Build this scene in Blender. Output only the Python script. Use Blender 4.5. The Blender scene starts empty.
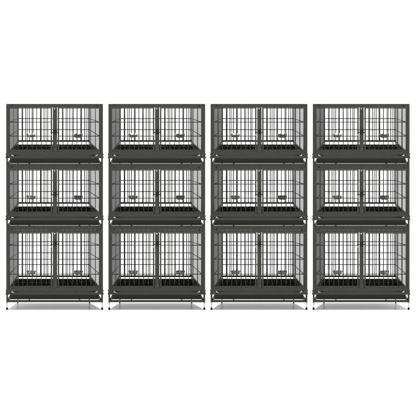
import bpy, bmesh, math, random
from mathutils import Vector
random.seed(4)
SC = bpy.context.scene
COL = SC.collection
PITCH = math.radians(6.2)
SP, CP = math.sin(PITCH), math.cos(PITCH)
CM = 0.01
DEPTH = 62.0          # crate depth in cm
TAPER = 0.22          # the crates narrow towards the rear
SKEW = -1.2

# ------------------------------------------------------------------ materials
def mat(name, col, rough=0.45, metal=0.0, spec=0.5, mottle=0.0, bump=0.0, scale=180.0, col2=None):
    m = bpy.data.materials.new(name); m.use_nodes = True
    nt = m.node_tree; b = nt.nodes['Principled BSDF']
    b.inputs['Base Color'].default_value = (*col, 1)
    b.inputs['Roughness'].default_value = rough
    b.inputs['Metallic'].default_value = metal
    b.inputs['Specular IOR Level'].default_value = spec
    if mottle or bump:
        tc = nt.nodes.new('ShaderNodeTexCoord')
        n = nt.nodes.new('ShaderNodeTexNoise')
        n.inputs['Scale'].default_value = scale; n.inputs['Detail'].default_value = 3
        nt.links.new(tc.outputs['Object'], n.inputs['Vector'])
        if mottle:
            r = nt.nodes.new('ShaderNodeValToRGB')
            c2 = col2 or tuple(min(1, c * (1 + mottle)) for c in col)
            c1 = tuple(c * (1 - mottle * 0.5) for c in col)
            r.color_ramp.elements[0].position = 0.36; r.color_ramp.elements[0].color = (*c1, 1)
            r.color_ramp.elements[1].position = 0.66; r.color_ramp.elements[1].color = (*c2, 1)
            nt.links.new(n.outputs['Fac'], r.inputs['Fac'])
            nt.links.new(r.outputs['Color'], b.inputs['Base Color'])
        if bump:
            bp = nt.nodes.new('ShaderNodeBump')
            bp.inputs['Strength'].default_value = bump; bp.inputs['Distance'].default_value = 0.002
            nt.links.new(n.outputs['Fac'], bp.inputs['Height'])
            nt.links.new(bp.outputs['Normal'], b.inputs['Normal'])
    return m

M_PAINT = mat('hammered_grey_paint', (0.0196, 0.0206, 0.0158), 0.42, 0.0, 0.32, 0.55, 0.35, 95)
M_WIRE = mat('grey_wire_coating', (0.017, 0.0175, 0.015), 0.5, 0.0, 0.3, 0.3, 0.0, 60)
M_TRAY = mat('dark_plastic_tray', (0.006, 0.006, 0.005), 0.5, 0.0, 0.25, 0.4, 0.2, 40)
M_BLACK = mat('black_rubber', (0.006, 0.006, 0.006), 0.6, 0.0, 0.2, 0.3, 0.1, 60)
M_STEEL = mat('brushed_steel', (0.86, 0.76, 0.68), 0.35, 0.1, 0.5, 0.15, 0.1, 60)
M_DULL = mat('dull_steel', (0.46, 0.46, 0.40), 0.4, 0.1, 0.5, 0.15, 0.1, 60)
M_ZINC = mat('zinc_plated_steel', (0.72, 0.72, 0.70), 0.3, 1.0, 0.5, 0.1, 0.1, 60)
M_EDGE = mat('worn_grey_paint', (0.075, 0.077, 0.07), 0.5, 0.0, 0.3, 0.5, 0.2, 200)
M_FOOT = mat('pale_steel', (0.42, 0.43, 0.42), 0.4, 0.2, 0.4, 0.3, 0.1, 60)
M_FLOOR = mat('glossy_white_floor', (0.80, 0.80, 0.80), 0.3, 0.0, 0.12, 0.02, 0.0, 3)

# ------------------------------------------------------------------ geometry
class Warp:
    """u = cm from the crate's middle, v = cm below its top edge, t = 0 front .. 1 rear."""
    def __init__(s, H): s.H = H
    def __call__(s, u, v, t):
        k = 1 - TAPER * t
        drop = 1 + (v - 1) * k                       # height below the crate's top, in view
        z = (s.H - drop - DEPTH * t * SP) / CP
        return Vector(((u * k + SKEW * t) * CM, DEPTH * t * CM, z * CM))

def box(bm, W, u0, u1, v0, v1, t0, t1):
    vs = [bm.verts.new(W(u, v, t)) for t in (t0, t1) for v in (v0, v1) for u in (u0, u1)]
    for f in ((0, 1, 3, 2), (4, 6, 7, 5), (0, 4, 5, 1), (2, 3, 7, 6), (0, 2, 6, 4), (1, 5, 7, 3)):
        bm.faces.new([vs[i] for i in f])

def vz(W, z, t):
    # v of a point at height z (cm) above the crate's base
    return (W.H - z * CP - DEPTH * t * SP - 1) / (1 - TAPER * t) + 1

def flatbox(bm, W, u0, u1, z0, z1, t0, t1):
    vs = [bm.verts.new(W(u, vz(W, z, t), t)) for t in (t0, t1) for z in (z1, z0) for u in (u0, u1)]
    for f in ((0, 1, 3, 2), (4, 6, 7, 5), (0, 4, 5, 1), (2, 3, 7, 6), (0, 2, 6, 4), (1, 5, 7, 3)):
        bm.faces.new([vs[i] for i in f])

def rod(bm, a, b, r, n=8):
    a, b = Vector(a), Vector(b); d = (b - a).normalized()
    x = d.cross(Vector((0.3, 0.9, 0.31))).normalized()
    if x.length < 0.1: x = d.cross(Vector((1, 0, 0))).normalized()
    y = d.cross(x)
    ra = [[bm.verts.new(p + r * (math.cos(2 * math.pi * i / n) * x + math.sin(2 * math.pi * i / n) * y)) for i in range(n)] for p in (a, b)]
    for i in range(n):
        j = (i + 1) % n
        f = bm.faces.new((ra[0][i], ra[0][j], ra[1][j], ra[1][i])); f.smooth = True
    bm.faces.new(ra[0]); bm.faces.new(ra[1])

def path(bm, pts, r, n=8):
    for a, b in zip(pts, pts[1:]): rod(bm, a, b, r, n)

def lathe(bm, c, prof, n=28):
    c = Vector(c); rings = []
    for r, z in prof:
        rings.append([bm.verts.new(c + Vector((r * math.cos(2 * math.pi * i / n), r * math.sin(2 * math.pi * i / n), z))) for i in range(n)])
    for p, q in zip(rings, rings[1:]):
        for i in range(n):
            j = (i + 1) % n
            f = bm.faces.new((p[i], p[j], q[j], q[i])); f.smooth = True
    bm.faces.new(rings[0]); bm.faces.new(rings[-1])

def obj(name, bm, m, parent=None, bevel=0.0):
    bmesh.ops.recalc_face_normals(bm, faces=bm.faces[:])
    me = bpy.data.meshes.new(name); bm.to_mesh(me); bm.free()
    me.materials.append(m)
    o = bpy.data.objects.new(name, me); COL.objects.link(o)
    if parent: o.parent = parent
    if bevel:
        b = o.modifiers.new('Bevel', 'BEVEL'); b.width = bevel; b.segments = 2; b.limit_method = 'ANGLE'
        b.angle_limit = math.radians(40)
    return o

def empty(name, loc=(0, 0, 0)):
    o = bpy.data.objects.new(name, None); o.empty_display_size = 0.1
    COL.objects.link(o); o.location = loc
    return o

def copy_tree(o, parent=None):
    c = o.copy(); COL.objects.link(c)
    if parent: c.parent = parent
    for ch in list(o.children): copy_tree(ch, c)
    return c

B = bmesh.new
FRONT_L = [-41.2, -36.5, -31.9, -27.3, -22.6, -17.9, -13.3, -8.5]
FRONT_R = [8.5, 13.1, 17.75, 22.4, 27.1, 31.7, 36.4, 41.0]

def make_crate(H, dh, horiz, back_rail, lip, top_h, latch_v, feet):
    """dh = extra height against the low crate; all v measured down from the top."""
    W = Warp(H)
    root = empty('dog_crate')
    # upright posts
    for s in (-1, 1):
        bm = B(); a, b = sorted((s * 46.15, s * 48.5))
        flatbox(bm, W, a, b, (H - 51.2 - dh) / CP, H / CP, 0, 0.036)
        a2, b2 = sorted((s * 46.8, s * 48.5))
        flatbox(bm, W, a2, b2, 0.0, (H - 51.2 - dh) / CP, 0.001, 0.030)
        obj('corner_post', bm, M_PAINT, root, 0.002)
        bm = B(); a, b = sorted((s * 45.2, s * 46.2))
        box(bm, W, a, b, 0.4, H, 0.972, 1.0)
        # the rear post carries straight on down to what the crate stands on
        ua = [W(a, H, 0.972), W(b, H, 0.972), W(b, H, 1.0), W(a, H, 1.0)]
        up = [bm.verts.new(p) for p in ua]
        zb = -0.070 if feet else 0.0
        # rear of the lower crate's top sits below this one's base
        zlow = zb if feet else (-(0.3 + DEPTH * SP) / CP) * CM
        dn = [bm.verts.new((p.x, p.y, zlow)) for p in ua]
        for i in range(4):
            j = (i + 1) % 4
            bm.faces.new((up[i], up[j], dn[j], dn[i]))
        bm.faces.new(dn)
        obj('corner_post', bm, M_PAINT, root)
        # joint collar on the post
        bm = B(); a, b = sorted((s * 46.4, s * 49.0))
        box(bm, W, a, b, 49.6 + dh, 51.3 + dh, -0.006, 0.042)
        box(bm, W, a, b, 52.3 + dh, 54.4 + dh, -0.006, 0.042)
        obj('post_collar', bm, M_PAINT, root, 0.002)
    # top frame
    bm = B()
    flatbox(bm, W, -46.12, 46.12, (H - top_h) / CP, H / CP, 0.001, 0.036)
    box(bm, W, -45.1, 45.1, 1.0, 2.6, 0.975, 0.998)
    for s in (-1, 1):
        a, b = sorted((s * 45.9, s * 47.2)); box(bm, W, a, b, 0.8, 3.2, 0.04, 0.97)
    top = obj('top_rail', bm, M_PAINT, root, 0.0025)
    for s in (-1, 1):
        bm = B()
        p = W(s * 42.4, top_h * 0.5 - (0.6 if s < 0 else 0), -0.003)
        rod(bm, p, p + Vector((0, 0.004, 0)), 0.0075, 14)
        obj('bolt', bm, M_BLACK, top)
    # weld marks: small wire ends standing proud of the top rail
    for u in (FRONT_L + FRONT_R if dh else []):
        bm = B()
        box(bm, W, u - 1.4, u + 1.4, 1.7, 2.25, -0.0015, 0.002)
        obj('wire_end', bm, M_EDGE, top)
    # roof mesh
    bm = B()
    for i in range(20):
        u = -43.6 + i * 4.6
        rod(bm, W(u, 1.3, 0.03), W(u, 1.3, 0.98), 0.0022, 6)
    for t in (0.2, 0.4, 0.6, 0.8):
        rod(bm, W(-46, 1.8, t), W(46, 1.8, t), 0.0025, 6)
    obj('roof_panel', bm, M_WIRE, root)
    # floor frame
    f0 = 47.9 + dh; f1 = 50.9 + dh
    bm = B()
    box(bm, W, -46.1, 46.1, f0, f1, 0.002, 0.036)
    for s in (-1, 1):
        a, b = sorted((s * 44.6, s * 46.1)); box(bm, W, a, b, f0 - 0.5, f1 - 0.3, 0.04, 0.998)
    obj('floor_frame', bm, M_PAINT, root, 0.002)
    # base frame that holds the tray
    bm = B()
    g0, g1 = 52.0 + dh, 54.4 + dh
    h0, h1 = H - 2.4, H
    box(bm, W, -46.7, 46.7, g0, g1, 0.003, 0.036)
    flatbox(bm, W, -46.7, 46.7, 0.01, 2.4, 0.003, 0.034)
    for s in (-1, 1):
        a, b = sorted((s * 46.0, s * 47.6))
        box(bm, W, a, b, g0 + 0.2, g1 - 0.4, 0.045, 0.97)
        a, b = sorted((s * 45.9, s * 47.6))
        box(bm, W, a, b, h0 - 0.7, h1 - 0.3, 0.035, 0.97)
    box(bm, W, -45.1, 45.1, g0 + .2, g1 - .4, 0.98, 0.997)
    base = obj('base_frame', bm, M_PAINT, root, 0.002)
    for u in (-25.3, 24.9):
        bm = B(); p = W(u, h0 + 0.2, -0.004)
        rod(bm, p, p + Vector((0, 0.012, 0)), 0.0085, 14)
        obj('stop_knob', bm, M_BLACK, base)
    for s in (-1, 1):
        bm = B()
        p = W(s * 41.9, 51.5 + dh, -0.012)
        rod(bm, p + Vector((-0.013, 0, -0.002 * s)), p + Vector((0.013, 0, 0.003 * s)), 0.0036, 10)
        rod(bm, p + Vector((0.004 * s, 0, 0)), p + Vector((0.006 * s, 0.018, 0.018)), 0.003, 8)
        obj('spring_clip', bm, M_FOOT, root)
    # tray: open box of thin sheet
    bm = B()
    y0, y1 = 54.2 + dh, 59.9 + dh * 0.985
    box(bm, W, -45.0, 45.0, y1 - 0.4, y1, 0.05, 0.985)
    box(bm, W, -45.0, 45.0, y0 - 2.0, y1 - 0.4, 0.05, 0.06)
    box(bm, W, -45.0, 45.0, lip, y1 - 0.4, 0.975, 0.985)
    for s in (-1, 1):
        a, b = sorted((s * 44.4, s * 45.0)); box(bm, W, a, b, y0 - 2.0, y1 - 0.4, 0.06, 0.975)
    tray = obj('tray', bm, M_TRAY, root)
    bm = B()
    box(bm, W, -45.2, 45.2, y0 + 4.3, y0 + 5.0, 0.038, 0.0495)
    obj('tray_lip', bm, M_TRAY, tray, 0.001)
    # floor grate
    bm = B()
    gv = lip - 0.6
    for i in range(24):
        u = -43.2 + i * 3.76
        rod(bm, W(u, gv, 0.04), W(u, gv, 0.97), 0.0011, 6)
    for t in (0.3, 0.70):
        rod(bm, W(-44.4, gv - 0.5, t), W(44.4, gv - 0.5, t), 0.0042, 8)
    obj('floor_grate', bm, M_PAINT, root)
    # centre post
    bm = B()
    box(bm, W, -1.8, 2.6, top_h + 0.02, f0 - 0.02, 0.001, 0.034)
    cp = obj('centre_post', bm, M_PAINT, root, 0.003)
    bm = B()
    p = W(0.1, top_h + 1.0, -0.004)
    rod(bm, p, p + Vector((0, 0.006, 0)), 0.0075, 4 if dh else 3)
    obj('bolt', bm, M_ZINC, cp)
    # doors
    for k, us in ((-1, FRONT_L), (1, FRONT_R)):
        a, b = (-45.95, -2.4) if k < 0 else (3.1, 45.95)
        bm = B()
        d0, d1 = top_h + 0.02, 47.75 + dh
        box(bm, W, a, a + (1.6 if k > 0 else 1.15), d0, d1, 0.006, 0.026)
        box(bm, W, b - (1.6 if k < 0 else 1.15), b, d0, d1, 0.006, 0.026)
        box(bm, W, a + 1.15, b - 1.15, d0, d0 + 0.9, 0.006, 0.026)
        box(bm, W, a + 1.15, b - 1.15, d1 - 1.9, d1, 0.006, 0.026)
        door = obj('door', bm, M_PAINT, root, 0.0015)
        bm = B()
        for u in us: rod(bm, W(u, d0 + .5, 0.012), W(u, d1 - 1, 0.012), 0.0045)
        for v in horiz: rod(bm, W(a + .6, v, 0.022), W(b - .6, v, 0.022), 0.0042)
        obj('door_mesh', bm, M_WIRE, door)
        # hinges on the outer stile
        hx = -46.0 if k < 0 else 46.0
        for hv in (10.5, 39 + dh):
            bm = B(); rod(bm, W(hx, hv, -0.002), W(hx, hv + 3, -0.002), 0.0042, 10)
            obj('hinge', bm, M_PAINT, door)
        # slide latch next to the centre post
        lx = -1.0 if k < 0 else 3.2
        bm = B()
        rod(bm, W(lx - (3.0 if k < 0 else 0.9), latch_v, -0.008), W(lx + (2.2 if k < 0 else 0.6), latch_v, -0.008), 0.0048, 10)
        if k < 0:
            box(bm, W, -0.6, 1.8, latch_v - 2.4, latch_v + 1.8, -0.018, -0.002)
            rod(bm, W(0.9, latch_v - 1.6, -0.028), W(2.3, latch_v - 3.4, -0.03), 0.0048, 10)
        obj('latch', bm, M_BLACK, door)
        bm = B()
        if k < 0:
            p = W(-3.4, latch_v + 2.4, -0.006)
            rod(bm, p, p + Vector((0, 0.014, 0)), 0.0050, 12)
            obj('latch_knob', bm, M_DULL, door)
        else:
            p = W(1.2, 45.2 + dh, -0.008)
            rod(bm, p, p + Vector((0, 0.012, 0)), 0.0065, 12)
            obj('latch_knob', bm, M_EDGE, door)
    # side panels
    for s in (-1, 1):
        bm = B(); u = s * 45.75
        for i in range(16):
            t = 0.07 + i * 0.0585
            rod(bm, W(u, 1.5, t), W(u, f0 - 0.3, t), 0.0025, 6)
        for v in horiz:
            rod(bm, W(u - s * .5, v, 0.03), W(u - s * .5, v, 0.98), 0.0034, 6)
        obj('side_panel', bm, M_WIRE, root)
    # back panel
    bm = B()
    u = -40.26 - 4.69
    while u < 45:
        rod(bm, W(u, 1.6, 0.985), W(u, back_rail[0] + 0.8, 0.985), 0.0050, 8); u += 4.69
    for v in horiz: rod(bm, W(-45.3, v, 0.978), W(45.3, v, 0.978), 0.0046, 8)
    box(bm, W, -45.15, 45.15, back_rail[0], back_rail[1], 0.976, 0.996)
    obj('back_panel', bm, M_WIRE, root)
    if feet:
        for s in (-1, 1):
            for t in (0.016, 0.985):
                p = W(s * (47.7 if t < .5 else 45.95), H, t)
                if t > .5: p.z = 0.0
                bm = B()
                if t < .5:
                    lathe(bm, (p.x, p.y, -0.052), [(0.0060, 0), (0.0060, 0.030), (0.0075, 0.034), (0.0085, 0.0515)], 16)
                    ft = obj('foot', bm, M_FOOT, root)
                else:
                    lathe(bm, (p.x, p.y, -0.0705), [(0.006, 0), (0.006, 0.008)], 16)
                    ft = obj('foot', bm, M_ZINC, root)
                bm = B()
                r = 0.0108 if t < .5 else 0.008
                z0 = -0.075
                prof = [(r * .75, 0), (r, 0.004), (r, 0.017), (r * .7, 0.0225)] if t < .5 else [(r, 0), (r, .0045)]
                lathe(bm, (p.x, p.y, z0), prof, 20)
                obj('rubber_tip', bm, M_BLACK, ft)
    return root

def bowl(dull, W, u, v, t):
    """steel bowl in a wire holder hooked to the rear mesh"""
    c = W(u, v, t)
    root = empty('feeding_bowl', c)
    m = M_DULL if dull else M_STEEL
    bm = B()
    lathe(bm, (0, 0, 0), [(0.030, 0), (0.040, 0.003), (0.0455, 0.014), (0.0475, 0.029), (0.0500, 0.0305), (0.0500, 0.033),
                          (0.0465, 0.032), (0.044, 0.016), (0.037, 0.006), (0.005, 0.005)], 32)
    obj('bowl', bm, m, root)
    bm = B()
    pts = [Vector((0.0495 * math.cos(a), 0.0495 * math.sin(a), 0.026)) for a in [i * math.pi / 12 for i in range(25)]]
    path(bm, pts, 0.0016, 6)
    for s in (-1, 1):
        rod(bm, (s * 0.022, 0.041, 0.026), (s * 0.022, 0.074, 0.026), 0.0022, 6)
        rod(bm, (s * 0.022, 0.074, 0.026), (s * 0.022, 0.074, -0.012), 0.0022, 6)
    rod(bm, (-0.022, 0.074, -0.010), (0.022, 0.074, -0.010), 0.0022, 6)
    if dull:
        path(bm, [(-0.036, -0.02, 0.003), (-0.02, -0.03, -0.003), (0, -0.034, -0.004), (0.02, -0.03, -0.002), (0.042, -0.02, 0.006)], 0.0022, 6)
    obj('wire_holder', bm, M_DULL if not dull else M_EDGE, root)
    for x in (-0.034, 0.010) if not dull else (-0.02, 0.024):
        bm = B()
        rod(bm, (x, -0.046, 0.031), (x, -0.046, 0.038), 0.0052, 10)
        rod(bm, (x, -0.046, 0.036), (x, -0.030, 0.036), 0.0035, 8)
        obj('hook', bm, M_TRAY if not dull else M_WIRE, root)
    return root

# ------------------------------------------------------------------ placing
BASE = 310.0
CENTRES = [54.6, 156.8, 259.0, 361.2]
def X(px): return (px - 208.0) * CM
# heights of the crate bases above the floor (cm, measured down from the top of each stack)
def zbase(y_bottom): return (BASE - y_bottom) / CP * CM

low = make_crate(62.0, 0.0, (18.2, 32.3), (45.9, 47.9), 51.2, 3.7, 28.5, False)
tall = make_crate(74.4, 12.4, (17.3, 31.4, 46.4), (60.4, 62.5), 65.8, 4.7, 16.5, True)
WL, WT = Warp(62.0), Warp(74.4)

def centre_u(xpx, v, t): return (xpx - 54.6 - SKEW * t) / (1 - TAPER * t)
def v_at(y_rel, t): return (y_rel - 1) / (1 - TAPER * t) + 1
T = 0.84
bl_low = [bowl(False, WL, centre_u(30.9, 0, T), v_at(33.1, T), T), bowl(True, WL, centre_u(77.9, 0, T), v_at(33.1, T), T)]
bl_tall = [bowl(False, WT, centre_u(31.1, 0, T), v_at(46.1, T), T), bowl(True, WT, centre_u(78.0, 0, T), v_at(46.1, T), T)]
for b in (bl_tall[1],):
    for ch in b.children:
        if ch.name.startswith('bowl'):
            me = ch.data.copy(); me.materials[0] = M_STEEL; ch.data = me

STACK = ['leftmost stack', 'second stack from the left', 'third stack from the left', 'rightmost stack']
used = set()
def take(src):
    if src.name in used: return copy_tree(src)
    used.add(src.name); return src
protos = {'low': low, 'tall': tall}
for si, cx in enumerate(CENTRES):
    for level, yb, kind in (('top', 166.0, 'low'), ('middle', 228.0, 'low'), ('bottom', 302.4, 'tall')):
        src = protos[kind]
        c = take(src)
        c.location = (X(cx), 0, zbase(yb))
        if level == 'bottom':
            c['label'] = f'taller wire crate on black-tipped feet, bottom of {STACK[si]}'
        else:
            c['label'] = f'low dark grey two-door wire crate, {level} of {STACK[si]}'
        c['category'] = 'dog crate'; c['group'] = 'wire dog crates in four stacks'
        for side, bsrc in zip(('left', 'right'), bl_low if kind == 'low' else bl_tall):
            key = bsrc.name
            first = key not in used
            lc = Vector(bsrc.get('home', bsrc.location))
            bsrc['home'] = tuple(lc)
            b = take(bsrc)
            b.location = lc + c.location
            b['label'] = f'steel bowl in {side} half of the {level} crate, {STACK[si]}'
            b['category'] = 'pet bowl'; b['group'] = 'feeding bowls inside the crates'
for o in bpy.data.objects:
    if 'home' in o: del o['home']

# ------------------------------------------------------------------ floor
bm = B(); S = 60
vs = [bm.verts.new((x, y, 0)) for x, y in ((-S, -S), (S, -S), (S, S), (-S, S))]; bm.faces.new(vs)
fl = obj('floor', bm, M_FLOOR); fl['kind'] = 'structure'

# ------------------------------------------------------------------ light
w = bpy.data.worlds.new('World'); SC.world = w; w.use_nodes = True
bg = w.node_tree.nodes['Background']; bg.inputs[0].default_value = (1, 1, 1, 1); bg.inputs[1].default_value = 1.05
ld = bpy.data.lights.new('overhead_lamp', 'SUN'); ld.energy = 5.0; ld.angle = math.radians(1.0)
lo = bpy.data.objects.new('overhead_lamp', ld); COL.objects.link(lo); lo.rotation_euler = (math.radians(0.5), 0, 0)

# ------------------------------------------------------------------ camera (long lens, far away)
D = 600.0
cd = bpy.data.cameras.new('camera'); cam = bpy.data.objects.new('camera', cd); COL.objects.link(cam)
cd.sensor_width = 18; cd.lens = 18 * D / 4.16; cd.clip_start = 10; cd.clip_end = 3000
aim = Vector((0, 0, (BASE - 208.0) / CP * CM))
cam.location = aim + Vector((0, -D * CP, D * SP))
cam.rotation_euler = (math.radians(90) - PITCH, 0, 0)
SC.camera = cam
SC.view_settings.view_transform = 'Standard'; SC.view_settings.look = 'None'
SC.view_settings.exposure = 0; SC.view_settings.gamma = 1
